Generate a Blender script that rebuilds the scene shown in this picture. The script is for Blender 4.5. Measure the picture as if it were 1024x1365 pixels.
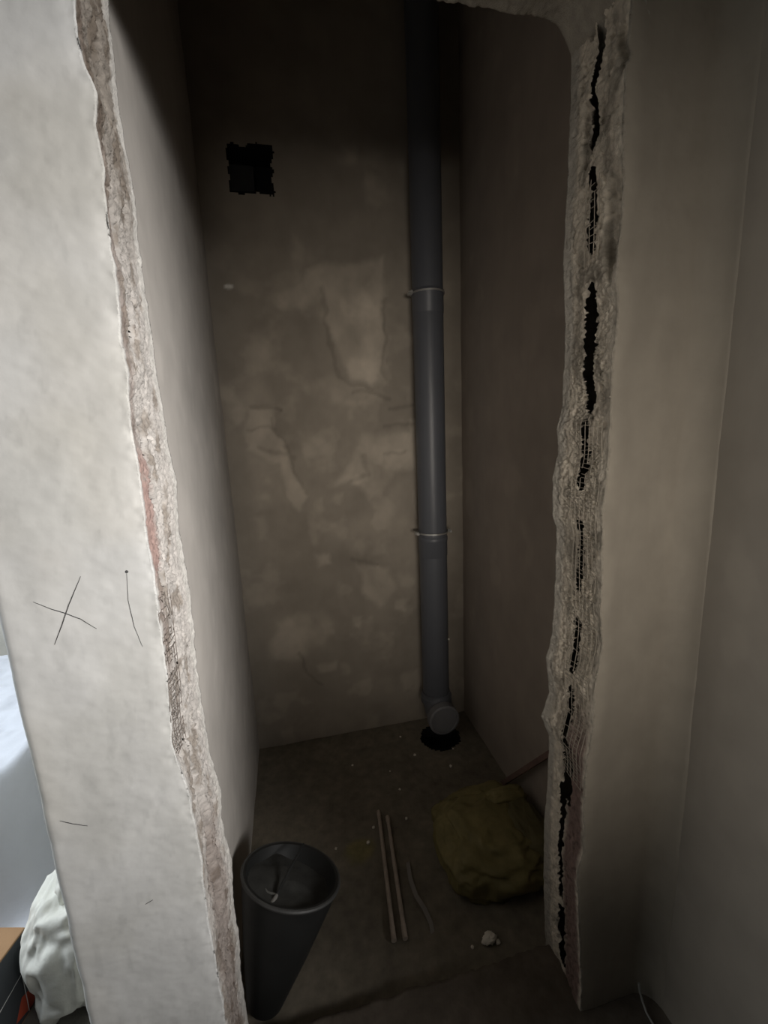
import bpy, math, random
import numpy as np
from mathutils import Vector, Matrix
for o in list(bpy.data.objects): bpy.data.objects.remove(o)
S = bpy.context.scene; COL = S.collection
random.seed(4)

# ---------------- camera ----------------
F, TH, YAW, ROLL, H = 585.34, 0.19117, 0.21065, -0.04282, 1.30
fw = np.array([math.sin(YAW)*math.cos(TH), math.cos(YAW)*math.cos(TH), -math.sin(TH)])
r0 = np.array([math.cos(YAW), -math.sin(YAW), 0.0]); u0 = np.cross(r0, fw)
rt = r0*math.cos(ROLL)+u0*math.sin(ROLL); up = -r0*math.sin(ROLL)+u0*math.cos(ROLL)
cd = bpy.data.cameras.new('camera'); cam = bpy.data.objects.new('camera', cd); COL.objects.link(cam)
cam.matrix_world = Matrix(((rt[0], up[0], -fw[0], 0), (rt[1], up[1], -fw[1], 0), (rt[2], up[2], -fw[2], H), (0, 0, 0, 1)))
cd.sensor_fit = 'HORIZONTAL'; cd.sensor_width = 36; cd.lens = F/1024*36; cd.clip_start = .02
S.camera = cam

# ---------------- light ----------------
w = bpy.data.worlds.new('world'); S.world = w; w.use_nodes = True
w.node_tree.nodes['Background'].inputs[0].default_value = (.80, .86, 1, 1)
w.node_tree.nodes['Background'].inputs[1].default_value = .006
def area(name, loc, target, sx, sy, power, color, spread=180):
    l = bpy.data.lights.new(name, 'AREA'); l.shape = 'RECTANGLE'; l.size = sx; l.size_y = sy
    l.energy = power; l.color = color; l.spread = math.radians(spread)
    o = bpy.data.objects.new(name, l); COL.objects.link(o); o.location = loc
    o.rotation_euler = (Vector(target)-Vector(loc)).to_track_quat('-Z', 'Y').to_euler()
    return o
area('window_daylight', (1.9, -1.1, 1.75), (-.2, .9, 1.12), 1.0, .7, 10, (1, .975, .95), 48)
area('room_fill', (.05, -1.35, 1.20), (.42, 1.2, 1.13), .8, .3, 1.5, (1, .92, .82), 46)  # added fill lamp from behind the camera, spread narrowed to shape the falloff
area('side_room_daylight', (-1.7, 1.2, 1.9), (-.9, 1.2, .2), 1.2, 1.0, 34, (.86, .93, 1))
vs = S.view_settings; vs.view_transform = 'Standard'; vs.look = 'None'; vs.gamma = 1; vs.use_curve_mapping = False; vs.exposure = 0

# ---------------- measures ----------------
YF, T = .6495, .1425; YR = YF+T; YB = 1.747
XL, XR = -.218, .720; JL, JR, PO = -.191, .5295, -.3975; XW = .716; RE = .27; ZW = -.035; ZC = 2.95
def at(x, y, ax, val):            # a point of the photograph on the plane axis = val
    d = fw+rt*(x-512)/F-up*(y-682.5)/F; o = np.array([0, 0, H]); return o+(val-o[ax])/d[ax]*d

# ---------------- helpers ----------------
def _h(i, j, k, s):
    n = (i*374761393+j*668265263+k*2147483647+s*974634777) & 0xffffffff
    n = ((n ^ (n >> 13))*1274126177) & 0xffffffff; n = ((n ^ (n >> 16))*2246822519) & 0xffffffff
    return ((n ^ (n >> 15)) & 0xffff)/65535.0
def vn(x, y, z, s=0):
    xi, yi, zi = [np.floor(a).astype(np.int64) for a in (x, y, z)]
    fx, fy, fz = x-xi, y-yi, z-zi; fx, fy, fz = [a*a*(3-2*a) for a in (fx, fy, fz)]
    r = 0
    for a in (0, 1):
        for b in (0, 1):
            for c in (0, 1):
                r = r+_h(xi+a, yi+b, zi+c, s)*(fx if a else 1-fx)*(fy if b else 1-fy)*(fz if c else 1-fz)
    return r*2-1
def fbm(x, y, z, sc, oc=4, s=0, g=.5):
    r = 0; a = 1; t = 0; x, y, z = np.broadcast_arrays(np.asarray(x, float), np.asarray(y, float), np.asarray(z, float))
    for o in range(oc):
        r = r+a*vn(x*sc+o*17.3, y*sc+o*9.1, z*sc+o*5.7, s+o); t += a; a *= g; sc *= 2.03
    return r/t
def ss(a, b, x): t = np.clip((x-a)/(b-a), 0, 1); return t*t*(3-2*t)
def segdist(px, py, pts):
    d = np.full(px.shape, 1e9)
    for (ax, ay), (bx, by) in zip(pts[:-1], pts[1:]):
        L = (bx-ax)**2+(by-ay)**2+1e-12; t = np.clip(((px-ax)*(bx-ax)+(py-ay)*(by-ay))/L, 0, 1)
        d = np.minimum(d, np.hypot(px-ax-t*(bx-ax), py-ay-t*(by-ay)))
    return d
def polymask(px, py, pts, soft):
    ins = np.zeros(px.shape, bool); n = len(pts)
    for i in range(n):
        (ax, ay), (bx, by) = pts[i], pts[(i+1) % n]
        c = ((ay > py) != (by > py)); ins ^= c & (px < (bx-ax)*(py-ay)/((by-ay) or 1e-9)+ax)
    d = segdist(px, py, list(pts)+[pts[0]]); d = np.where(ins, d, -d)
    return ss(-soft, soft, d)
def link(name, me, mat, parent=None):
    o = bpy.data.objects.new(name, me); COL.objects.link(o)
    if mat: me.materials.append(mat)
    if parent: o.parent = parent
    return o
def tag(o, label, cat, group=None):
    o['label'] = label; o['category'] = cat
    if group: o['group'] = group
    return o
def struct(o): o['kind'] = 'structure'; return o
def grid(name, P, C, mat, parent=None, keep=None, smooth=True):   # P (nv,nu,3) points, C colours
    nv, nu = P.shape[:2]; I = np.arange(nv*nu).reshape(nv, nu)
    Q = np.stack([I[:-1, :-1], I[:-1, 1:], I[1:, 1:], I[1:, :-1]], -1)
    Q = Q[keep] if keep is not None else Q.reshape(-1, 4)
    me = bpy.data.meshes.new(name); me.vertices.add(nv*nu); me.vertices.foreach_set('co', P.reshape(-1))
    n = len(Q); me.loops.add(n*4); me.loops.foreach_set('vertex_index', Q.reshape(-1).astype(np.int32))
    me.polygons.add(n); me.polygons.foreach_set('loop_start', np.arange(0, n*4, 4, dtype=np.int32))
    me.update(calc_edges=True); me.validate()
    if C is not None:
        a = me.color_attributes.new('tint', 'FLOAT_COLOR', 'POINT'); c = np.ones((nv*nu, 4)); c[:, :3] = C.reshape(-1, 3)
        a.data.foreach_set('color', c.reshape(-1))
    if smooth: me.polygons.foreach_set('use_smooth', np.ones(n, bool))
    return link(name, me, mat, parent)
class MB:
    def __init__(s): s.v = []; s.f = []
    def add(s, v, f): n = len(s.v); s.v += [tuple(p) for p in v]; s.f += [tuple(i+n for i in q) for q in f]
    def box(s, a, b):
        (x0, y0, z0), (x1, y1, z1) = a, b
        s.add([(x, y, z) for z in (z0, z1) for y in (y0, y1) for x in (x0, x1)],
              [(0, 2, 3, 1), (4, 5, 7, 6), (0, 1, 5, 4), (2, 6, 7, 3), (0, 4, 6, 2), (1, 3, 7, 5)])
    def tube(s, pts, rad, n=8, cap=True):
        pts = [Vector(p) for p in pts]; k = len(pts); rad = rad if hasattr(rad, '__len__') else [rad]*k; V = []; up_ = None
        for i, p in enumerate(pts):
            t = (pts[min(i+1, k-1)]-pts[max(i-1, 0)]).normalized()
            if up_ is None: up_ = t.orthogonal().normalized()
            up_ = (up_-t*up_.dot(t)).normalized(); b = t.cross(up_)
            V += [p+(up_*math.cos(2*math.pi*j/n)+b*math.sin(2*math.pi*j/n))*rad[i] for j in range(n)]
        Fq = [(i*n+j, i*n+(j+1) % n, (i+1)*n+(j+1) % n, (i+1)*n+j) for i in range(k-1) for j in range(n)]
        if cap: Fq += [tuple(range(n))[::-1], tuple(range((k-1)*n, k*n))]
        s.add(V, Fq)
    def lathe(s, prof, M=Matrix(), n=40, close=False):
        k = len(prof); V = [M @ Vector((r*math.cos(2*math.pi*j/n), r*math.sin(2*math.pi*j/n), z)) for r, z in prof for j in range(n)]
        Fq = [(i*n+j, i*n+(j+1) % n, (i+1)*n+(j+1) % n, (i+1)*n+j) for i in range(k-1) for j in range(n)]
        if close: Fq += [tuple(range(n))[::-1], tuple(range((k-1)*n, k*n))]
        s.add(V, Fq)
    def build(s, name, mat, parent=None, smooth=True, bevel=0, loc=None):
        me = bpy.data.meshes.new(name); v = s.v
        if loc is not None: v = [tuple(Vector(p)-Vector(loc)) for p in v]
        me.from_pydata(v, [], s.f); me.update()
        import bmesh
        b = bmesh.new(); b.from_mesh(me); bmesh.ops.recalc_face_normals(b, faces=b.faces); b.to_mesh(me); b.free()
        if smooth: me.polygons.foreach_set('use_smooth', [True]*len(me.polygons)); me.set_sharp_from_angle(angle=.7)
        o = link(name, me, mat, parent)
        if loc is not None and not parent: o.location = loc
        if bevel: m = o.modifiers.new('bevel', 'BEVEL'); m.width = bevel; m.segments = 2
        return o
def empty(name, loc=(0, 0, 0)):
    o = bpy.data.objects.new(name, None); COL.objects.link(o); o.location = loc; o.empty_display_size = .05; return o

# ---------------- materials ----------------
def material(name, col, rough=.9, metal=0, spec=.3, tint=False, var=.12, vs_=9, bump=.25, bs=140, bd=.0015, streak=0, col2=None, sub=None):
    m = bpy.data.materials.new(name); m.use_nodes = True; N = m.node_tree.nodes; L = m.node_tree.links
    b = N['Principled BSDF']; b.inputs['Roughness'].default_value = rough; b.inputs['Metallic'].default_value = metal
    b.inputs['Specular IOR Level'].default_value = spec
    tc = N.new('ShaderNodeTexCoord')
    n1 = N.new('ShaderNodeTexNoise'); n1.inputs['Scale'].default_value = vs_; n1.inputs['Detail'].default_value = 8; n1.inputs['Roughness'].default_value = .62
    L.new(tc.outputs['Object'], n1.inputs['Vector'])
    if tint: src = N.new('ShaderNodeVertexColor'); src.layer_name = 'tint'; base = src.outputs['Color']
    else: src = N.new('ShaderNodeRGB'); src.outputs[0].default_value = (*col, 1); base = src.outputs[0]
    mr = N.new('ShaderNodeMapRange'); mr.inputs['From Min'].default_value = .3; mr.inputs['From Max'].default_value = .7
    mr.inputs['To Min'].default_value = 1-var; mr.inputs['To Max'].default_value = 1+var; L.new(n1.outputs['Fac'], mr.inputs['Value'])
    mx = N.new('ShaderNodeMix'); mx.data_type = 'RGBA'; mx.blend_type = 'MULTIPLY'; mx.inputs[0].default_value = 1
    cb = N.new('ShaderNodeCombineColor'); [L.new(mr.outputs[0], cb.inputs[i]) for i in range(3)]
    L.new(base, mx.inputs[6]); L.new(cb.outputs[0], mx.inputs[7]); out = mx.outputs[2]
    if streak:                                   # trowel strokes in the plaster
        mp = N.new('ShaderNodeMapping'); mp.inputs['Scale'].default_value = (9, 9, 2.4); mp.inputs['Rotation'].default_value = (.1, .35, 0)
        n3 = N.new('ShaderNodeTexNoise'); n3.inputs['Scale'].default_value = 1.6; n3.inputs['Detail'].default_value = 6; n3.inputs['Distortion'].default_value = 1.4
        L.new(tc.outputs['Object'], mp.inputs['Vector']); L.new(mp.outputs[0], n3.inputs['Vector'])
        m3 = N.new('ShaderNodeMapRange'); m3.inputs['From Min'].default_value = .3; m3.inputs['From Max'].default_value = .72
        m3.inputs['To Min'].default_value = 1-streak; m3.inputs['To Max'].default_value = 1+streak; L.new(n3.outputs['Fac'], m3.inputs['Value'])
        c3 = N.new('ShaderNodeCombineColor'); [L.new(m3.outputs[0], c3.inputs[i]) for i in range(3)]
        mx2 = N.new('ShaderNodeMix'); mx2.data_type = 'RGBA'; mx2.blend_type = 'MULTIPLY'; mx2.inputs[0].default_value = 1
        L.new(out, mx2.inputs[6]); L.new(c3.outputs[0], mx2.inputs[7]); out = mx2.outputs[2]
    L.new(out, b.inputs['Base Color'])
    if bump:
        n2 = N.new('ShaderNodeTexNoise'); n2.inputs['Scale'].default_value = bs; n2.inputs['Detail'].default_value = 5
        L.new(tc.outputs['Object'], n2.inputs['Vector'])
        bp = N.new('ShaderNodeBump'); bp.inputs['Strength'].default_value = bump; bp.inputs['Distance'].default_value = bd
        L.new(n2.outputs['Fac'], bp.inputs['Height']); L.new(bp.outputs[0], b.inputs['Normal'])
    return m
M_PL = material('plaster', (.5, .5, .5), tint=True, var=.05, vs_=14, bump=.18, bs=90, streak=.05)
M_RAW = material('raw_mortar', (.5, .5, .5), tint=True, var=.16, vs_=70, bump=.8, bs=420, bd=.002)
M_WALL = material('closet_plaster', (.36, .33, .29), tint=True, var=.06, vs_=6, bump=.2, bs=60, streak=.03)
M_PVC = material('grey_pvc', (.100, .106, .122), rough=.42, spec=.5, var=.05, bump=.05, bs=40)
M_STEEL = material('galvanised_steel', (.62, .62, .60), rough=.35, metal=.8, var=.1, bump=.1)
M_RUB = material('black_rubber', (.012, .0125, .012), rough=.6, spec=.4, var=.2, vs_=20, bump=.2, bs=60)
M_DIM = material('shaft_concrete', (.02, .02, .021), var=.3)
M_SACK = material('yellow_plastic', (.21, .178, .075), rough=.6, spec=.35, var=.3, vs_=14, bump=.35, bs=45, bd=.006)
M_ROD = material('grey_brown_tube', (.44, .37, .31), rough=.6, var=.2, vs_=40, bump=.1)
M_CRUMB = material('plaster_crumbs', (.85, .80, .70), var=.1)
M_GLASS_MESH = material('glassfibre_strand', (.20, .17, .15), var=.2, bump=0)
M_GLASS_R = material('glassfibre_dusty', (.42, .38, .32), var=.2, bump=0)
M_PENCIL = material('pencil', (.07, .07, .07), var=.1, bump=0)
M_SHEET = material('white_sheet', (.70, .73, .80), rough=.6, var=.04, vs_=8, bump=.4, bs=18, bd=.01)
M_BAG = material('white_woven_bag', (.80, .80, .74), rough=.7, var=.10, vs_=16, bump=.4, bs=40, bd=.006)
M_CARD = material('brown_cardboard', (.36, .22, .12), var=.12, bump=.1)
M_PANEL = material('dark_printed_card', (.05, .055, .06), rough=.5, var=.1, bump=0)
M_WHITEINK = material('white_ink', (.62, .62, .60), var=.03, bump=0)
M_REDINK = material('red_ink', (.40, .07, .035), var=.2, bump=0)
M_BATTEN = material('reddish_wood', (.20, .13, .11), var=.2, bump=.2)
M_CABLE = material('grey_cable', (.42, .42, .40), rough=.5, var=.1, bump=0)
M_SIDE = material('side_room_plaster', (.62, .60, .54), var=.1, bump=.3)

# ---------------- structure ----------------
def lin(c): return np.array(c, float)
def edge(px, ax, val):                           # rows: z -> x of a broken edge
    A = np.array([at(x, y, ax, val) for x, y in px]); A = A[np.argsort(A[:, 2])]; return A[:, 2], A[:, 0]
LF = edge([(100, 0), (106, 62), (111, 84), (128, 121), (129, 176), (139, 227), (143, 278), (150, 341), (157, 403), (161, 458), (164, 465), (170, 500), (175, 560), (186, 633), (195, 699), (204, 761), (209, 794), (216, 850), (226, 926), (230, 990), (236, 1018), (249, 1048), (259, 1092), (269, 1147), (279, 1240), (289, 1287), (300, 1358)], 1, YF)
LB = edge([(144, 0), (150, 55), (156, 110), (166, 190), (180, 264), (186, 330), (194, 385), (201, 432), (209, 491), (216, 538), (223, 582), (236, 640), (238, 699), (248, 754), (258, 824), (261, 875), (270, 941), (279, 998), (295, 1053), (296, 1092), (309, 1147), (312, 1209), (318, 1241), (322, 1299), (330, 1358)], 1, YR)
RF = edge([(842, 0), (835, 66), (832, 120), (830, 250), (826, 313), (821, 363), (823, 429), (816, 483), (813, 549), (811, 615), (803, 681), (802, 747), (800, 813), (803, 862), (792, 922), (791, 973), (781, 1020), (778, 1083), (778, 1137), (769, 1163), (772, 1229), (775, 1320)], 1, YF)
RB = edge([(760, 43), (762, 99), (757, 231), (754, 280), (751, 346), (753, 429), (752, 483), (749, 542), (742, 572), (744, 605), (737, 635), (736, 687), (742, 704), (739, 796), (736, 846), (728, 875), (732, 922), (721, 955), (732, 980), (730, 1046), (725, 1104), (725, 1192), (728, 1265), (736, 1290)], 1, YR)
def slots(px, x): return [([tuple(((q[1]-YF)/T, q[2])) for q in (at(a, b, 0, x) for a, b in s[0])], s[1], s[2]) for s in px]
LS = slots([([(175, 392), (181, 455)], .05, .02), ([(152, 290), (158, 325)], .08, .010), ([(198, 578), (200, 600)], .06, .016), ([(206, 652), (211, 668)], .05, .014), ([(222, 765), (228, 800)], .05, .014),
    ([(240, 868), (247, 905)], .035, .022), ([(251, 935), (255, 958)], .04, .022), ([(257, 980), (262, 1012)], .03, .02), ([(264, 1040), (274, 1090), (279, 1130)], .12, .010), ([(283, 1150), (290, 1200)], .12, .012), ([(296, 1300), (300, 1345)], .08, .010), ([(130, 60), (145, 120)], .14, .006)], JL)
RS = slots([([(797, 25), (797, 62), (789, 108)], .05, .05), ([(787, 135), (792, 180), (783, 200)], .04, .02), ([(778, 150), (776, 210)], .07, .010), ([(787, 235), (787, 265), (785, 325)], .055, .022), ([(784, 398), (781, 450), (781, 532)], .085, .10), ([(777, 572), (775, 640)], .06, .05),
    ([(772, 700), (767, 780)], .05, .10), ([(764, 832), (762, 888)], .05, .07), ([(760, 922), (757, 985)], .045, .05), ([(755, 1000), (757, 1060)], .09, .014), ([(749, 1050), (748, 1120)], .05, .06), ([(747, 1130), (746, 1190)], .05, .09), ([(744, 1215), (743, 1280)], .07, .09),
    ([(826, 40), (833, 75)], .07, .012), ([(815, 255), (812, 330)], .14, .010), ([(806, 330), (812, 360)], .06, .008)], JR)
SLOTSC = {'L': LS, 'R': RS}

def jamb_point(side, u, z):                      # u 0 front edge .. 1 rear edge of the chiselled reveal
    EF, EB = (LF, LB) if side == 'L' else (RF, RB); sg = -1 if side == 'L' else 1
    xf = np.interp(z, *EF)+.0022*fbm(z*0, z, z*0+sg, 45, 3, 3); xb = np.interp(z, *EB)+.002*fbm(z*0, z, z*0+sg*2, 60, 3, 4)
    x = xf*(1-u)+xb*u; y = YF+T*u
    env = np.sin(np.pi*np.clip(u, 0, 1))**.6
    d = env*(.0045+.006*fbm(x*0, y, z, 18, 3, 11)+.005*np.abs(fbm(x*0, y*1.2, z, 130, 3, 12))-.001)
    d = d+env*.0026*fbm(x*0, y, z, 300, 2, 13)
    sl = 0
    for pts, wd, dp in SLOTSC[side]:
        D = segdist(u, z/T*.55, [(a, b/T*.55) for a, b in pts])+.018*fbm(x*0, y, z, 120, 3, 14)
        m = 1-ss(wd*.55, wd*1.15, D); d = d+m*min(dp, .012); sl = np.maximum(sl, (1-ss(wd*(.45 if side == 'L' else .9), wd*(1.0 if side == 'L' else 1.45), D))*(dp >= .013))
    if side == 'R':                               # rows of small pits left by the mesh
        g = np.sin(2*np.pi*(z/.0082+u*1.1))*np.sin(2*np.pi*(u/.085+.25*fbm(x*0, y, z, 20, 2, 16)))
        reg = ss(.10, .2, u)*ss(.80, .66, u)*ss(.52, .60, z)*ss(1.50, 1.35, z)*ss(-.25, .1, fbm(x*0, y*1.5, z, 26, 2, 17)); m = ss(.25, .8, g)*reg
        d = d+m*.0055
    pit = ss(.22, .42, fbm(x*0, y*1.3, z, 110 if side == 'L' else 80, 2, 18))*env; d = d+pit*.0055
    return x+sg*d, y+.003*env*fbm(x*0+5, y, z, 60, 3, 15), d, sl

zf = np.concatenate([np.arange(ZW, 2.02, .0022), np.arange(2.03, ZC+.01, .03)])
def make_jamb(side, name, outer, rear_to):
    sg = -1 if side == 'L' else 1
    nF, nR = 56, 64
    z = zf[:, None]
    EF, EB = (LF, LB) if side == 'L' else (RF, RB)
    cols = []; tints = []
    xf0, _, d0, _ = jamb_point(side, np.zeros_like(z), z); xf0 = xf0
    ox = outer+(.003*fbm(z*0, z, z*0, 14, 4, 31) if side == 'L' else 0*z)
    # plaster front face
    t = (np.linspace(0, 1, nF)**(.8 if side == 'L' else 1.5))[None, :]
    X = ox+(xf0-ox)*t; Z = z+0*t
    rag = 1-ss(0, .022, np.abs(X-xf0))          # broken lip of the plaster
    Y = YF+.0014*fbm(X, 0, Z, 12, 4, 41)+.0005*fbm(X, 0, Z, 80, 2, 42)+rag*(.0012+.002*fbm(X, 0, Z, 90, 3, 43))
    Y = Y+.010*(1-ss(0, .010, np.abs(X-ox)))*(side == 'L')
    if side == 'R': q = np.clip((X-(XW-.045))/.045, 0, 1); Y = Y-.045*(1-np.sqrt(1-q*q))
    # reveal
    u = np.linspace(0, 1, nR)[None, :]; Zr = z+0*u; U = u+0*z
    Xr, Yr_, D, SL = jamb_point(side, U, Zr)
    if side == 'L':
        base = lin((.545, .543, .530)); big = fbm(X, 0, Z, 7, 4, 51); fine = fbm(X, 0, Z, 40, 4, 52)
        C = base*(1+.11*big+.06*fine)[..., None]
        warm = ss(.0, .5, fbm(X, 0, Z, 5, 3, 53)); C = C*(1-warm[..., None]*np.array([.01, .025, .05]))
        mud = .4*ss(-.3, .4, fbm(X, 0, Z, 8, 4, 54)); C = C*(1-mud[..., None]*np.array([.22, .23, .27]))
        C = C*(1+.12*rag[..., None]*ss(-.2, .3, fbm(X, 0, Z, 60, 3, 55))[..., None])
        sc = ss(.35, .5, fbm(X*2.2, 0, Z*.8, 30, 3, 56)); C = C*(1-.07*sc[..., None])
    else:
        C = lin((.34, .305, .255))*(1+.07*fbm(X, 0, Z, 6, 4, 51)+.04*fbm(X, 0, Z, 30, 3, 52))[..., None]
        lip = 1-ss(.0, .035, np.abs(X-xf0)-.012*fbm(X, 0, Z, 25, 3, 57)); C = C*(1+.22*lip[..., None])
    n1 = fbm(0, Yr_, Zr, 45, 4, 61); n2 = fbm(0, Yr_, Zr, 200, 3, 62)
    if side == 'L':
        Cr = lin((.48, .45, .42))*(1+.16*n1+.25*n2)[..., None]
        dk = ss(.0, .35, fbm(0, Yr_*2, Zr, 28, 4, 63)); Cr = Cr*(1-dk[..., None]*np.array([.38, .42, .46]))
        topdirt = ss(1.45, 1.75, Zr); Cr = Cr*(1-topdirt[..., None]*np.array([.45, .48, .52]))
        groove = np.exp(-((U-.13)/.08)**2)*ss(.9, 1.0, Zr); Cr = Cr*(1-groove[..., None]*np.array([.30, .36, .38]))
        zb0, zb1 = at(190, 610, 1, YF)[2], at(207, 775, 1, YF)[2]
        red = np.exp(-((U-.15)/.17)**4)*ss(zb1-.01, zb1+.02, Zr)*ss(zb0+.02, zb0-.01, Zr)*ss(-.5, -.1, n1+.3)
        Cr = Cr*(1-red[..., None])+red[..., None]*lin((.38, .265, .235))*(1+.3*n2[..., None])
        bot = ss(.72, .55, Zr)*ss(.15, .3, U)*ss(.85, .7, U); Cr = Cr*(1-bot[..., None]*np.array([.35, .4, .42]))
        lip = ss(.86, .93, U); Cr = Cr*(1-lip[..., None])+lip[..., None]*lin((.52, .50, .465))*(1+.1*n2[..., None])
        lip = ss(.07, .02, U); Cr = Cr*(1-lip[..., None])+lip[..., None]*lin((.60, .59, .565))
    else:
        Cr = lin((.66, .595, .50))*(1+.12*n1+.22*n2)[..., None]
        dk = ss(.05, .4, fbm(0, Yr_*2, Zr, 24, 4, 63)); Cr = Cr*(1-.38*dk[..., None])
        pass
        br = ss(.80, .62, Zr)*ss(.02, .12, U)*ss(.55, .4, U); Cr = Cr*(1-br[..., None])+br[..., None]*lin((.24, .17, .15))*(1+.25*n2[..., None])
        lip = ss(.80, .9, U); Cr = Cr*(1-lip[..., None])+lip[..., None]*lin((.45, .42, .37))
    # the broken slots are real openings into the hollow core of the wall
    # return behind
    Xe = np.array(rear_to)[None, :]+0*z; Ye = YR+0*Xe+.0006; Ze = z+0*Xe
    PF = np.stack([X, Y, Z], -1); PR = np.stack([Xr, Yr_, Zr], -1); PE = np.stack([Xe, Ye, Ze], -1)
    PS = np.stack([ox+0*z, YR+.0*z, z], -1)      # side return at the outer edge
    PR[:, 0] = PF[:, -1]
    P = np.concatenate([PS, PF, PR[:, 1:], PE], 1)
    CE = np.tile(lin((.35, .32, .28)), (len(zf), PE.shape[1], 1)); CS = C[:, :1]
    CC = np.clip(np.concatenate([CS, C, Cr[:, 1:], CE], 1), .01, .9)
    SF = np.zeros(P.shape[:2]); SF[:, 1+nF:1+nF+nR-1] = SL[:, 1:]
    keep = (SF[:-1, :-1]+SF[1:, 1:]+SF[:-1, 1:]+SF[1:, :-1])/4 < .45
    MI = np.zeros(keep.shape, np.int32); MI[:, nF-1:nF+nR-1] = 1
    o = struct(grid(name, P, CC, M_PL, keep=keep)); o.data.materials.append(M_RAW)
    o.data.polygons.foreach_set('material_index', MI[keep]); return o
pier = make_jamb('L', 'wall_front_left', PO, [XL-.03])
rjamb = make_jamb('R', 'wall_front_right', XW+.012, [XR+.03])

# lintel over the opening, with a hacked lower edge
lp = np.array([at(x, y, 1, YR) for x, y in [(560, -8), (590, 2), (657, 11), (701, 22), (724, 24), (742, 34), (753, 50)]])
lx = np.concatenate([[-.30, .0, .2], lp[:, 0], [.56]]); lz = np.concatenate([[1.965, 1.97, 1.965], lp[:, 2], [1.86]])
xs = np.linspace(-.22, .56, 320)[:, None]
low = np.interp(xs, lx, lz)+.004*fbm(xs, 0, 0, 40, 4, 71)
tf = np.linspace(0, 1, 14)[None, :]; tu = np.linspace(0, 1, 40)[None, :]
PF = np.stack([xs+0*tf, YF+0*xs+0*tf, ZC+(low+.004-ZC)*tf], -1)
uu = tu+0*xs; PU = np.stack([xs+0*tu, YF+T*uu, low+.004*(1-uu)+np.sin(np.pi*uu)*(.006+.010*fbm(xs+0*uu, YF+T*uu, 0, 30, 4, 72))+.003*fbm(xs+0*uu, uu*T, 0, 150, 2, 73)], -1)
PB = np.stack([xs+0*tf, YR+0*xs+0*tf, low+(ZC-low)*tf], -1)
P = np.concatenate([PF, PU[:, 1:], PB[:, 1:]], 1)
CL = lin((.36, .33, .28))*(1+.2*fbm(P[..., 0], P[..., 1], P[..., 2], 40, 4, 74))[..., None]
struct(grid('wall_front_lintel', P, np.clip(CL, .02, .9), M_RAW))

# closet back wall with trowelled patches and a broken duct hole
h0, h1 = at(300, 192, 1, YB), at(366, 260, 1, YB); HX0, HX1, HZ0, HZ1 = h0[0], h1[0], h1[2], h0[2]
bx = np.linspace(XL-.19, XR+.02, 210)[None, :]; bz = np.linspace(ZW-.02, ZC+.02, 500)[:, None]
X = bx+0*bz; Z = bz+0*bx
def bp(pts): return [tuple(at(x, y, 1, YB)[[0, 2]]) for x, y in pts]
wx = X+.022*fbm(X, 0, Z, 16, 4, 81); wz = Z+.022*fbm(X, 5, Z, 16, 4, 82)
patch = np.zeros_like(X)
for pts, amp, soft in [
    ([(372, 392), (430, 350), (512, 345), (516, 500), (500, 515), (466, 505), (437, 425), (372, 410)], .85, .008),
    ([(443, 400), (512, 380), (514, 510), (470, 500)], .5, .01),
    ([(330, 545), (362, 545), (372, 590), (408, 660), (398, 682), (388, 672), (372, 620), (330, 600)], .75, .006),
    ([(330, 610), (370, 620), (388, 670), (345, 680)], .3, .012), ([(390, 515), (470, 500), (505, 530), (440, 540)], .5, .010),
    ([(480, 582), (552, 575), (552, 625), (530, 630), (495, 668), (470, 640), (440, 650), (470, 615)], .65, .008), ([(546, 560), (556, 560), (556, 690), (549, 640)], .6, .006),
    ([(462, 700), (475, 755), (520, 755), (528, 785), (508, 808), (485, 790)], .6, .008), ([(430, 700), (480, 690), (540, 640), (545, 700), (470, 745)], .3, .02),
    ([(372, 830), (430, 815), (446, 845), (400, 880), (360, 872)], .55, .014), ([(420, 740), (436, 735), (438, 752), (422, 755)], .6, .006), ([(422, 888), (450, 880), (448, 893), (424, 895)], .45, .005),
    ([(470, 822), (482, 824), (480, 838), (470, 836)], .5, .004), ([(445, 660), (458, 658), (456, 672), (446, 670)], .5, .005), ([(530, 800), (545, 798), (542, 812), (528, 810)], .4, .005),
    ([(456, 196), (472, 194), (474, 215), (460, 218)], .75, .010), ([(488, 200), (510, 205), (498, 222), (488, 218)], .4, .01), ([(490, 234), (500, 240), (514, 255), (520, 268), (504, 276), (492, 266)], .9, .010),
    ([(392, 315), (400, 315), (404, 385), (390, 385)], .5, .010), ([(330, 470), (360, 430), (380, 470), (352, 520), (335, 540)], .3, .02), ([(320, 500), (390, 490), (400, 540), (330, 545)], .3, .02),
    ([(340, 690), (352, 688), (358, 715), (348, 718)], .4, .008), ([(345, 480), (352, 478), (354, 492), (347, 495)], .4, .004), ([(400, 575), (430, 590), (460, 600), (410, 612)], .3, .008)]:
    patch = np.maximum(patch, amp*polymask(wx, wz, bp(pts), soft*1.5+.004))
patch = patch*np.clip(.72+.75*fbm(X, 7, Z*.7, 14, 4, 93), 0, 1.2)+.30*ss(.12, .5, fbm(X, 8, Z, 11, 4, 94))*ss(2.1, 1.7, Z)
crease = np.zeros_like(X)
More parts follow.
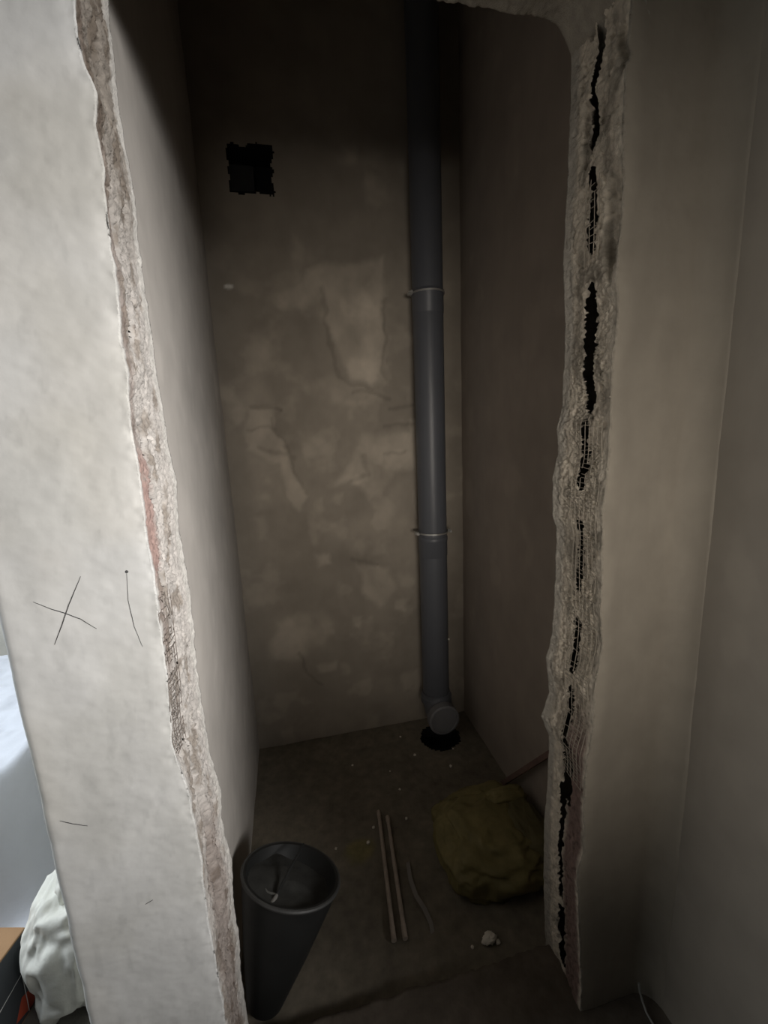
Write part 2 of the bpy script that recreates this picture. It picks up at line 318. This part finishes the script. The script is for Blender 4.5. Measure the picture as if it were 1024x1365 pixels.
for pts, wd in [([(427, 385), (440, 440), (452, 500), (470, 510), (497, 522)], .007), ([(515, 400), (514, 500)], .006), ([(333, 544), (372, 548)], .006), ([(335, 570), (370, 572)], .006), ([(345, 595), (392, 612)], .008),
                ([(362, 560), (408, 660)], .004), ([(470, 520), (520, 530)], .006), ([(520, 545), (550, 538)], .006), ([(515, 570), (550, 566)], .006), ([(510, 604), (540, 602)], .006), ([(484, 610), (492, 630), (470, 640)], .010), ([(470, 745), (500, 755)], .008), ([(400, 870), (410, 900), (430, 912)], .006)]:
    crease = np.maximum(crease, 1-ss(0, wd*2.0, segdist(wx, wz, bp(pts))))
cl = ss(-.15, .55, fbm(X, 3, Z, 7, 4, 83)); base = lin((.335, .295, .245))
C = base*(1+.16*fbm(X, 0, Z, 4, 3, 84)+.07*fbm(X, 0, Z, 22, 3, 85)+.12*cl)[..., None]
damp = ss(.55, .0, Z+.10*fbm(X, 0, Z, 6, 4, 86)); pass
C = C*(1+.72*patch[..., None]*(1+.15*fbm(X, 0, Z, 30, 3, 87)[..., None]))*(1-.20*crease[..., None])
sp = at(305, 382, 1, YB); dab = 1-ss(.6, 1.2, np.hypot((X-sp[0])/.017, (Z-sp[2])/.009)); C = C*(1-dab[..., None])+dab[..., None]*lin((.85, .82, .76))
Yb = YB-.004*patch+.0035*crease+.002*fbm(X, 0, Z, 9, 4, 88)-.003*dab
cx = (X[:-1, :-1]+X[1:, 1:])/2; cz = (Z[:-1, :-1]+Z[1:, 1:])/2
inh = (cx > HX0+.010*fbm(cx, 0, cz, 40, 2, 89)) & (cx < HX1+.012*fbm(cx, 1, cz, 50, 2, 90)) & (cz > HZ0+.010*fbm(cx, 2, cz, 50, 2, 91)) & (cz < HZ1+.010*ss(.4, .6, (cx-HX0)/(HX1-HX0))+.008*fbm(cx, 3, cz, 50, 2, 92))
back = struct(grid('wall_back', np.stack([X, Yb, Z], -1), np.clip(C, .01, .9), M_WALL, keep=~inh))
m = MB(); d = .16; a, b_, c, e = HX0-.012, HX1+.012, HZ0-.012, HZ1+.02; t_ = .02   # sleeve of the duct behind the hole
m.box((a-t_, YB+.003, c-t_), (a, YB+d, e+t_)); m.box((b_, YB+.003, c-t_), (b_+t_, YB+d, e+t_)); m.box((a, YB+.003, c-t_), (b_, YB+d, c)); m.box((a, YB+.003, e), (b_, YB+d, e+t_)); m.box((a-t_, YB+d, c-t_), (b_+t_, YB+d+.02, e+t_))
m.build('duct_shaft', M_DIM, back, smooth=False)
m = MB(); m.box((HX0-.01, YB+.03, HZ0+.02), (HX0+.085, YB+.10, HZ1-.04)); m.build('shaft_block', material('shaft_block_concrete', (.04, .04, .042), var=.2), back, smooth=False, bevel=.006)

# left partition, right wall, of the closet
def flat_wall(name, x, y0, y1, sgn, col, seed, z0=ZW-.02, lipx=0):
    yy = np.linspace(y0, y1, 90)[None, :]; zz = np.linspace(z0, ZC+.02, 260)[:, None]; Y = yy+0*zz; Z = zz+0*yy
    X = x+sgn*(.002*fbm(0, Y, Z, 5, 3, seed)+.0012*fbm(0, Y, Z, 20, 3, seed+1))*(1 if lipx == 0 else ss(y1-.01, y1-.15, Y)); wp = 0
    C = lin(col)*(1+.10*fbm(0, Y, Z, 5, 3, seed+2)+.06*fbm(0, Y, Z, 20, 3, seed+3))[..., None]
    pt = ss(.25, .45, fbm(0, Y, Z*.7, 9, 4, seed+4)); C = C*(1+.10*pt[..., None])
    pass
    return struct(grid(name, np.stack([X, Y, Z], -1), np.clip(C, .01, .9), M_WALL))
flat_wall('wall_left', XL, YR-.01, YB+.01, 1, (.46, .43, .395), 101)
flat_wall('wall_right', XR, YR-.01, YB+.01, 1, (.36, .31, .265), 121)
flat_wall('wall_corridor_right', XW, RE, YF-.02, 1, (.34, .305, .26), 141, z0=-.01, lipx=1)
m = MB(); m.box((XW+.004, RE, -.01), (XW+.12, YF, ZC)); struct(m.build('wall_corridor_right', M_SIDE, smooth=False))
m = MB(); m.box((PO, YR, ZW), (XL-.006, YB+.02, ZC)); struct(m.build('wall_partition', M_SIDE, smooth=False))
m = MB(); m.box((XR+.005, YR-.13, ZW), (XR+.1, YB+.1, ZC)); struct(m.build('wall_right_core', M_SIDE, smooth=False))
m = MB(); m.box((-2.4, -2.2, ZC), (1.6, 3.2, ZC+.1)); struct(m.build('ceiling', M_SIDE, smooth=False))
m = MB(); m.box((-2.5, -.5, -.05), (-2.4, 3.2, ZC)); struct(m.build('wall_side_room_left', M_SIDE, smooth=False))
m = MB(); m.box((-2.4, 2.25, -.05), (PO, 2.35, ZC)); struct(m.build('wall_side_room_back', M_SIDE, smooth=False))
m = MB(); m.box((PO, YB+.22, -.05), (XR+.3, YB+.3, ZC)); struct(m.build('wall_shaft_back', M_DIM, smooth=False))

# floors
def floor(name, x0, x1, y0, y1, z, col, seed, edge_fn=None, hole=None, n=(150, 110), rough=.003):
    xx = np.linspace(x0, x1, n[0])[None, :]; t = np.linspace(0, 1, n[1])[:, None]
    y1v = y1+(edge_fn(xx) if edge_fn else 0*xx); Y = y0+(y1v-y0)*t; X = xx+0*t
    Z = z+rough*fbm(X, Y, 0, 9, 4, seed)+.001*fbm(X, Y, 0, 60, 2, seed+1)
    C = lin(col)*(1+.30*fbm(X, Y, 0, 6, 4, seed+2)+.2*fbm(X, Y, 0, 40, 3, seed+3))[..., None]
    P = np.stack([X, Y, Z], -1); keep = None
    if edge_fn:                                   # broken edge of the screed
        P = np.concatenate([P, P[-1:]-np.array([0, -.004, .06])], 0); C = np.concatenate([C, C[-1:]*.8], 0)
    if hole is not None:
        cx = (P[:-1, :-1]+P[1:, 1:])/2; keep = np.hypot(cx[..., 0]-hole[0], cx[..., 1]-hole[1]) > hole[2]+.006*fbm(cx[..., 0], cx[..., 1], 0, 50, 2, 7)
    return C, P, keep
PX, PY, PR_ = .553, YB-.09, .061
C, P, keep = floor('f', XL-.02, XR+.02, YR-.12, YB+.01, ZW, (.20, .175, .135), 201, hole=(PX+.0, PY-.045, .085))
yl = at(480, 1135, 2, ZW); k = 1-ss(.4, 1.1, np.hypot((P[..., 0]-yl[0])/.06, (P[..., 1]-yl[1])/.05)+.3*fbm(P[..., 0], P[..., 1], 0, 30, 3, 9))
C = C*(1-k[..., None])+k[..., None]*lin((.24, .21, .10))*(1+.2*fbm(P[..., 0], P[..., 1], 0, 60, 2, 5))[..., None]
M_FL = material('dark_screed', (.08, .07, .06), tint=True, rough=.85, var=.2, vs_=30, bump=.5, bs=120, bd=.003)
struct(grid('floor', P, np.clip(C, .01, .9), M_FL, keep=keep))
m = MB(); m.lathe([(.10, ZW-.002), (.10, ZW-.12), (.0, ZW-.12)], Matrix.Translation((PX, PY-.045, 0)), 32); struct(m.build('floor_pocket', M_DIM))
ef = lambda x: .006*fbm(x, 0, 0, 22, 4, 211)+.004*fbm(x, 0, 0, 90, 2, 212)
C, P, keep = floor('g', JL-.06, XW, -.6, YR-.012, 0, (.12, .10, .08), 221, ef, n=(180, 160))
struct(grid('floor', P, np.clip(C, .01, .9), M_FL))
C, P, keep = floor('g', -2.42, JL-.06, -.6, 3.2, 0, (.20, .19, .17), 231, n=(180, 200))
struct(grid('floor', P, np.clip(C, .01, .9), M_FL))

# ---------------- details set in the walls ----------------
def mesh_strip(side, zr, us, dz, parent, seed, out=.0012, rad=.0006):
    rnd = random.Random(seed); m = MB(); sg = 1 if side == 'L' else -1
    def pt(u, z):
        uu, zz = np.array([[u]]), np.array([[z]]); x, y, d, s_ = jamb_point(side, uu, zz)
        EF, EB = (LF, LB) if side == 'L' else (RF, RB)
        x0 = np.interp(z, *EF)*(1-u)+np.interp(z, *EB)*u; dd = min(abs(float(x[0, 0])-x0), .012)
        return (x0-sg*.0022+sg*out if side == 'L' else x0+.001, YF+T*u, z)
    z = zr[0]
    while z < zr[1]:
        if rnd.random() < .88:
            a = rnd.randint(0, 1); b = len(us)-rnd.randint(0, 2); o = rnd.uniform(-.0015, .0015)
            L = [pt(us[i]+rnd.uniform(-.008, .008), z+o+.0012*math.sin(i*1.3+z*90)) for i in range(a, b)]
            if len(L) > 1: m.tube(L, rad, 4)
        z += dz
    for u in us:
        z = zr[0]; L = []
        while z < zr[1]:
            L.append(pt(u+.012*math.sin(z*40+u*9), z)); z += dz*1.0
            if rnd.random() < .06 and len(L) > 2: m.tube(L, rad, 4); L = []; z += dz
        if len(L) > 1: m.tube(L, rad, 4)
    return m.build('reinforcement_mesh', M_GLASS_MESH if side == 'L' else M_GLASS_R, parent, smooth=False)
za, zb = at(226, 1015, 1, YF)[2], at(212, 800, 1, YF)[2]
o = mesh_strip('L', (za, zb), [.02, .09, .16, .23, .30, .37], .0095, pier, 5); o['label'] = 'frayed glassfibre mesh showing through the broken edge'
za, zb = at(790, 1060, 1, YF)[2], at(805, 560, 1, YF)[2]
o = mesh_strip('R', (za, zb), [.12, .2, .28, .36, .44, .52, .6], .0085, rjamb, 6); o['label'] = 'torn glassfibre mesh along the chiselled edge'
za, zb = at(790, 330, 1, YF)[2], at(800, 190, 1, YF)[2]
mesh_strip('R', (za, zb), [.36, .44, .52, .6], .011, rjamb, 7)
def mark(px, parent, w_=.0007, name='pencil_mark'):
    m = MB(); P = [at(x, y, 1, YF) for x, y in px]; Q = []
    for i in range(len(P)-1):
        for k in range(6): Q.append(P[i]+(P[i+1]-P[i])*k/6)
    Q.append(P[-1]); n = len(Q)
    yy = [YF+float(.0014*fbm(q[0], 0, q[2], 12, 4, 41)+.0005*fbm(q[0], 0, q[2], 80, 2, 42)) for q in Q]
    m.tube([(q[0], y-.0002, q[2]) for q, y in zip(Q, yy)], [w_*(.45+.55*math.sin(math.pi*(i+.6)/(n+.2))) for i in range(n)], 5)
    return m.build(name, M_PENCIL, parent)
mark([(108, 768), (92, 806), (83, 833), (73, 859)], pier); mark([(45, 802), (70, 812), (87, 817), (108, 825), (129, 838)], pier)
mark([(80, 1094), (97, 1098), (117, 1101)], pier, .0007); mark([(194, 1205), (204, 1199)], pier, .0006)
mark([(169, 762), (171, 800), (179, 835), (190, 862)], pier, .0004)
m = MB(); q = at(169, 762, 1, YF); m.lathe([(0, .001), (.0012, .0012), (.0022, .0004), (.0024, -.001)], Matrix.Translation((q[0], YF-.0002, q[2])) @ Matrix.Rotation(math.pi/2, 4, 'X'), 12); m.build('nail_hole', M_PENCIL, pier)
# small brick face showing in the left reveal
def rough_lump(c, s, seed, n=14, amp=.25, box=.35):
    m = MB(); V = []; 
    th = np.linspace(0, math.pi, n)[:, None]; ph = np.linspace(0, 2*math.pi, 2*n, endpoint=False)[None, :]
    X = np.sin(th)*np.cos(ph); Y = np.sin(th)*np.sin(ph); Z = np.cos(th)+0*ph
    sq = lambda a: np.sign(a)*np.abs(a)**box; X, Y, Z = sq(X), sq(Y), sq(Z)
    r = 1+amp*fbm(X+seed, Y, Z, 1.6, 4, seed)
    P = np.stack([c[0]+s[0]*X*r, c[1]+s[1]*Y*r, c[2]+s[2]*Z*r], -1).reshape(-1, 3)
    k = 2*n; Fq = [(i*k+j, i*k+(j+1) % k, (i+1)*k+(j+1) % k, (i+1)*k+j) for i in range(n-1) for j in range(k)]
    m.add(P, Fq); return m

# ---------------- sewer pipe ----------------
pr = empty('sewer_pipe', (PX, PY, ZW)); tag(pr, 'grey plastic sewer stack pipe rising in the far corner of the closet', 'pipe')
m = MB(); z2 = .16
m.lathe([(PR_*.93, z2-.02), (PR_*.93, ZC+.04)], Matrix.Translation((0, 0, -ZW)), 48); m.build('pipe_body', M_PVC, pr)
for zc in (at(577, 712, 1, PY)[2]-.015, at(568, 385, 1, PY)[2]-.015):   # sockets
    m = MB(); m.lathe([(PR_*.92, -.075), (PR_*.955, -.07), (PR_*.955, -.012), (PR_*.985, -.008), (PR_*.985, .006), (PR_*.93, .010)], Matrix.Translation((0, 0, zc-ZW)), 48); m.build('socket', M_PVC, pr)
for yy in (714, 385):
    zc = at(572, yy, 1, PY-.06)[2]; rr = PR_*.99
    m = MB(); m.lathe([(rr, -.003), (rr+.002, -.003), (rr+.002, .003), (rr, .003), (rr, -.003)], Matrix.Translation((0, 0, zc-ZW)), 48)
    c = m.build('pipe_clamp', M_STEEL, pr)
    for s in (-1, 1):
        m = MB(); zz = zc-ZW; m.box((s*(rr+.001), -.012, zz-.006), (s*(rr+.014), -.002, zz+.006)); m.box((s*(rr+.001), .001, zz-.006), (s*(rr+.014), .010, zz+.006))
        m.tube([(s*(rr+.008), -.022, zz), (s*(rr+.008), .018, zz)], .003, 8); m.tube([(s*(rr+.008), -.026, zz), (s*(rr+.008), -.020, zz)], .006, 6)
        if s < 0 or yy == 714: m.build('clamp_bolt', M_STEEL, c, smooth=False)
    m = MB(); m.tube([(0, rr, zc-ZW), (0, .092, zc-ZW)], .005, 8); m.build('wall_stud', M_STEEL, c)
# elbow turning out to the room, with a plug
m = MB(); L = []
for i in range(11):
    a = i/10*math.radians(88); L.append((0, -.075*(1-math.cos(a)), z2-.0-.075*math.sin(a)+.035))
m.tube(L+[(0, L[-1][1]-.02, L[-1][2])], PR_, 40); el = m.build('elbow', M_PVC, pr)
m = MB(); m.lathe([(PR_*.97, .0), (PR_*1.09, .004), (PR_*1.09, .03), (PR_*.97, .035)], Matrix.Translation((0, 0, z2-.012)), 40); m.build('elbow_collar', M_PVC, el)
e = L[-1]; m = MB(); R_ = Matrix.Translation((0, e[1]-.018, e[2])) @ Matrix.Rotation(math.pi/2, 4, 'X')
m.lathe([(PR_*1.0, -.02), (PR_*1.08, -.018), (PR_*1.08, .012), (PR_*1.0, .016), (PR_*.92, .016), (PR_*.90, .008), (PR_*.5, .009), (0.0001, .010)], R_, 40)
m.build('end_plug', material('pale_grey_pvc', (.20, .20, .21), rough=.5, var=.05, bump=.05), el)

# ---------------- black tub ----------------
tc, bc = Vector((-.073, .925, .235)), Vector((-.158, .851, ZW+.010)); RT, RB_ = .116, .042
ax = (tc-bc); hgt = ax.length; Q = ax.to_track_quat('Z', 'Y').to_matrix().to_4x4()
tb = empty('rubber_tub', (bc.x, bc.y, ZW)); tag(tb, 'round black builder\'s tub with rounded rim standing by the left closet wall', 'tub')
Mt = Matrix.Translation(bc-Vector((bc.x, bc.y, ZW))) @ Q
m = MB(); m.lathe([(.001, 0), (RB_*.9, 0), (RB_, .006), (RB_+(RT-RB_)*.5, hgt*.45), (RT*.97, hgt*.9), (RT, hgt-.006), (RT+.003, hgt), (RT, hgt+.004), (RT-.006, hgt+.003), (RT-.009, hgt-.005), (RT-.012, hgt-.014), (RT*.82, hgt-.03)], Mt, 64); m.build('bucket_body', M_RUB, tb)
m = MB(); m.tube([Mt @ Vector(((RT+.002)*math.cos(a), (RT+.002)*math.sin(a), hgt)) for a in np.linspace(0, 2*math.pi, 65)], .0045, 8, False); m.build('rim', material('rim_rubber', (.05, .05, .048), rough=.5), tb)  # rim in a lighter grey than the tub body
# dried mortar level inside
nr, na = 14, 48; P = []; C = []
rr = np.linspace(0.001, 1, nr)[:, None]*(RT-.012); aa = np.linspace(0, 2*math.pi, na+1)[None, :]
X = rr*np.cos(aa); Y = rr*np.sin(aa); Z = hgt-.018+.006*fbm(X, Y, 0, 22, 3, 301)-.018*.6*ss(-.02, -.06, Y+.2*X)+0*rr
PP = np.stack([X, Y, Z, np.ones_like(X)], -1) @ np.array(Mt).T
grid('mortar_residue', PP[..., :3].copy(), None, material('dried_mortar', (.035, .035, .032), var=.3, vs_=25, bump=.5, bs=60, bd=.004), tb)
tr = empty('mixing_stick', (0, 0, 0)); tag(tr, 'thin stick with a pale grip lying across the black tub', 'stick')
a, b, c = at(405, 1125, 2, .244), at(369, 1193, 2, .238), at(358, 1214, 2, .240)
m = MB(); m.tube([a, (a+b)/2+np.array([0, 0, .002]), b], [.003, .0035, .004], 8); m.build('shaft', M_RUB, tr)
m = MB(); m.tube([b, (b+c)/2, c], [.004, .0065, .006], 10); m.build('grip', material('pale_grip', (.16, .155, .145)), tr)
m = MB(); m.tube([at(348, 1178, 2, .238), at(357, 1190, 2, .239), b], [.002, .003, .003], 8); m.build('crossbar', material('grip_bar', (.12, .12, .11)), tr)

# ---------------- small tubes on the floor ----------------
rods = [((505, 1083), (525, 1252), .0062, 'left'), ((517, 1090), (540, 1249), .0062, 'right')]
for p, q, r, wh in rods:
    a, b = at(*p, 2, ZW+.012), at(*q, 2, ZW+.012); t = empty('plastic_tube', a)
    tag(t, 'thin brownish tube on the closet floor, %s one of the pair' % ('left' if wh == 'left' else 'right'), 'tube', 'pair of tubes on the closet floor')
    m = MB(); m.tube([a-a, b-a], r, 14); m.build('tube_body', M_ROD, t)
    d = (b-a)/np.linalg.norm(b-a)
    m = MB(); m.tube([b-a-d*.03, b-a+d*.004], r*1.15, 14); m.build('end_cap', M_ROD, t)
    m = MB(); m.tube([-d*.004, d*.02], r*1.15, 14); m.build('end_cap', M_ROD, t)
    m = MB()

# ---------------- yellow sack ----------------
def cloth_lump(name, c, s, seed, mat, parent=None, n=70, fold=.16, fr=1.5, power=.75, zmin=None, ridge=.14):
    th = np.linspace(0.001, math.pi-.001, n)[:, None]; ph = np.linspace(0, 2*math.pi, 2*n+1)[None, :]
    X = np.sin(th)*np.cos(ph); Y = np.sin(th)*np.sin(ph); Z = np.cos(th)+0*ph
    r = 1+fold*fbm(X+seed, Y, Z, fr, 3, seed)+ridge*(.5-np.abs(fbm(X+seed, Y, Z, fr*1.9, 3, seed+5)))+.02*(.5-np.abs(fbm(X, Y, Z, fr*5, 2, seed+7)))
    sq = lambda a: np.sign(a)*np.abs(a)**power
    P = np.stack([s[0]*sq(X)*r, s[1]*sq(Y)*r, s[2]*sq(Z)*r], -1)+np.array(c)
    if zmin is not None: P[..., 2] = np.maximum(P[..., 2], zmin)
    return grid(name, P, None, mat, parent)
sk = empty('yellow_sack', (.53, 1.08, ZW)); tag(sk, 'crumpled yellow plastic sack lying by the right closet wall', 'sack')
cloth_lump('sack_body', (0, 0, .045), (.155, .155, .075), 11, M_SACK, sk, zmin=.002, fr=1.5, fold=.28, ridge=.2)
cloth_lump('sack_fold', (.09, .07, .10), (.07, .03, .028), 15, M_SACK, sk, n=40, fold=.3)
cloth_lump('sack_neck', (.11, -.02, .075), (.055, .10, .045), 16, material('yellow_plastic_dull', (.12, .105, .05), rough=.6, var=.3), sk, n=40, fold=.35)

# ---------------- batten, strap, crumbs, cable ----------------
a, b = np.array([.690, 1.30, ZW+.012]), np.array([.703, .95, .42])
m = MB(); m.tube([(0, 0, 0), b-a], .011, 4); tag(m.build('wooden_batten', M_BATTEN, smooth=False), 'reddish batten leaning on the right closet wall behind the jamb', 'batten').location = a
L = [at(x, y, 2, ZW+.004+.01*math.sin(i*.8)) for i, (x, y) in enumerate([(544, 1150), (547, 1172), (555, 1195), (566, 1212), (575, 1232), (578, 1250)])]
m = MB(); o0 = L[0]; V = []; 
for i, p in enumerate(L): V += [p-o0+np.array([-.006, 0, 0]), p-o0+np.array([.006, .003, 0]), p-o0+np.array([.006, .003, .0012]), p-o0+np.array([-.006, 0, .0012])]
Fq = [(4*i+j, 4*i+(j+1) % 4, 4*i+4+(j+1) % 4, 4*i+4+j) for i in range(len(L)-1) for j in range(4)]+[(3, 2, 1, 0), tuple(4*(len(L)-1)+j for j in range(4))]
m.add(V, Fq); tag(m.build('plastic_strap', material('dull_strap', (.26, .24, .22)), smooth=False), 'dull strip of strapping curling right of the two tubes', 'strap').location = o0
CRUMBS = ['pale crumb midway between the pipe elbow and the tubes', 'leftmost pale crumb on the open floor left of the elbow', 'pale crumb at the upper left tip of the yellow sack', 'pale crumb nearest the foot of the back wall', 'pale crumb just in front of the pipe elbow',
    'pale crumb right beside the top of the right tube', 'pale crumb touching the right side of the black tub rim', 'pale crumb just left of the left tube near its top', 'faintest tiny crumb right of the leftmost crumb', 'larger elongated crumb between the black tub and the left tube',
    'tiny crumb left of the white chip by the threshold', 'faint crumb at the right side of the pipe elbow', 'pale crumb touching the right end of the white chip', 'pale crumb touching the left end of the white chip']
for i, (x, y, s) in enumerate([(533, 1052, .004), (470, 1020, .004), (601, 1021, .0055), (534, 982, .004), (553, 1006, .005), (542, 1091, .0045), (448, 1131, .004), (498, 1103, .0045), (520, 1028, .0025), (491, 1123, .006), (630, 1262, .004), (604, 998, .003), (664, 1255, .006), (645, 1256, .006)]):
    p = at(x, y, 2, ZW+.004); m = rough_lump((0, 0, 0), (s, s, s*.7), 400+i, 7, .5, .8)
    tag(m.build('plaster_crumb', M_CRUMB), CRUMBS[i], 'crumb', 'plaster crumbs on the closet floor').location = p
p = at(653, 1251, 2, ZW+.010); m = rough_lump((0, 0, 0), (.016, .012, .009), 431, 14, .8, .8); tag(m.build('plaster_chip', M_CRUMB), 'largest white plaster chip near the threshold, in front of the yellow sack', 'chip').location = p
for px in [(597, 852)]:
    p = at(*px, 1, PY-.03); 
    m = rough_lump((0, 0, 0), (.004, .004, .004), 440, 7, .4, .8); q = m.build('paint_fleck', M_CRUMB, pr); q.location = Vector((PR_*.83, -.031, p[2]-ZW))
L = [at(852, 1311, 2, .05), at(853, 1322, 2, .03), at(857, 1336, 2, .012), at(862, 1350, 2, .006), at(870, 1364, 2, .006), at(880, 1378, 2, .006)]
m = MB(); m.tube([q-L[-1] for q in L], .0022, 8); tag(m.build('loose_cable', M_CABLE), 'thin grey cable end curving up from the corridor floor in the right corner', 'cable').location = L[-1]

# ---------------- side room things seen past the pier ----------------
bl = empty('sheeted_stack', (-1.27, 1.665, 0)); tag(bl, 'bright white plastic sheet draped over a low stack beyond the pier', 'sheet')
n = 90; X = np.linspace(-1, 1, n)[None, :]; Y = np.linspace(-1, 1, n)[:, None]; R = (np.abs(X)**6+np.abs(Y)**6)**(1/6)
hh = .38*(1-ss(.78, 1.0, R)); xx = X*(.52+.03*fbm(X, Y, 0, 2.5, 3, 501)); yy = Y*(.56+.03*fbm(X, Y, 3, 2.5, 3, 502))
zz = hh+.020*(.5-np.abs(fbm(X, Y, 0, 3, 4, 503)))*(hh > 0)+.012*fbm(X, Y, 0, 12, 3, 504)*(hh > .02)
grid('sheet', np.stack([xx+0*yy, yy+0*xx, np.maximum(zz, .004)], -1), None, M_SHEET, bl)
bg = empty('woven_sack', (-.585, 1.02, 0)); tag(bg, 'slumped off-white woven sack between the pier and the printed box', 'sack')
cloth_lump('sack_body', (.0, .0, .13), (.075, .12, .14), 21, M_BAG, bg, fold=.2, power=.7, zmin=.002, ridge=.30, fr=1.0)
cloth_lump('sack_mouth', (.02, .03, .26), (.045, .07, .05), 24, M_BAG, bg, n=40, fold=.3, ridge=.2, fr=1.1)
bxr = empty('printed_carton', (-.835, .86, 0)); tag(bxr, 'brown cardboard carton with a dark printed side, a white outline and red', 'box')
bxr.rotation_euler = (0, 0, math.radians(-14))
m = MB(); m.box((-.22, -.16, .0), (.12, .16, .20)); m.build('carton_body', M_CARD, bxr, smooth=False, bevel=.002)
m = MB(); m.box((.1202, -.155, .005), (.1212, .155, .196)); pn = m.build('printed_side', M_PANEL, bxr, smooth=False)
m = MB(); m.box((-.215, -.1612, .005), (.118, -.1602, .196)); m.build('printed_side', M_PANEL, bxr, smooth=False)
bpy.context.view_layer.update()
Mw = Matrix.Translation((-.835, .86, 0)) @ Matrix.Rotation(math.radians(-14), 4, 'Z'); Mi = Mw.inverted()
def on_panel(x, y):                               # the print is placed on the carton's right side
    d = fw+rt*(x-512)/F-up*(y-682.5)/F; o = Mi @ Vector((0, 0, H)); q = Mi.to_3x3() @ Vector(d); t = (.1214-o.x)/q.x
    p = o+q*t; return (.1214, min(max(p.y, -.15), .15), min(max(p.z, .008), .19))
m = MB(); m.tube([on_panel(-4, 1356), on_panel(29, 1298), on_panel(43, 1362)], .0011, 4); m.build('white_outline', M_WHITEINK, pn, smooth=False)
m = MB(); m.add([on_panel(*q) for q in [(29, 1330), (40, 1318), (47, 1330), (50, 1365), (22, 1365)]], [(0, 1, 2, 3, 4)]); m.build('red_print', M_REDINK, pn, smooth=False)
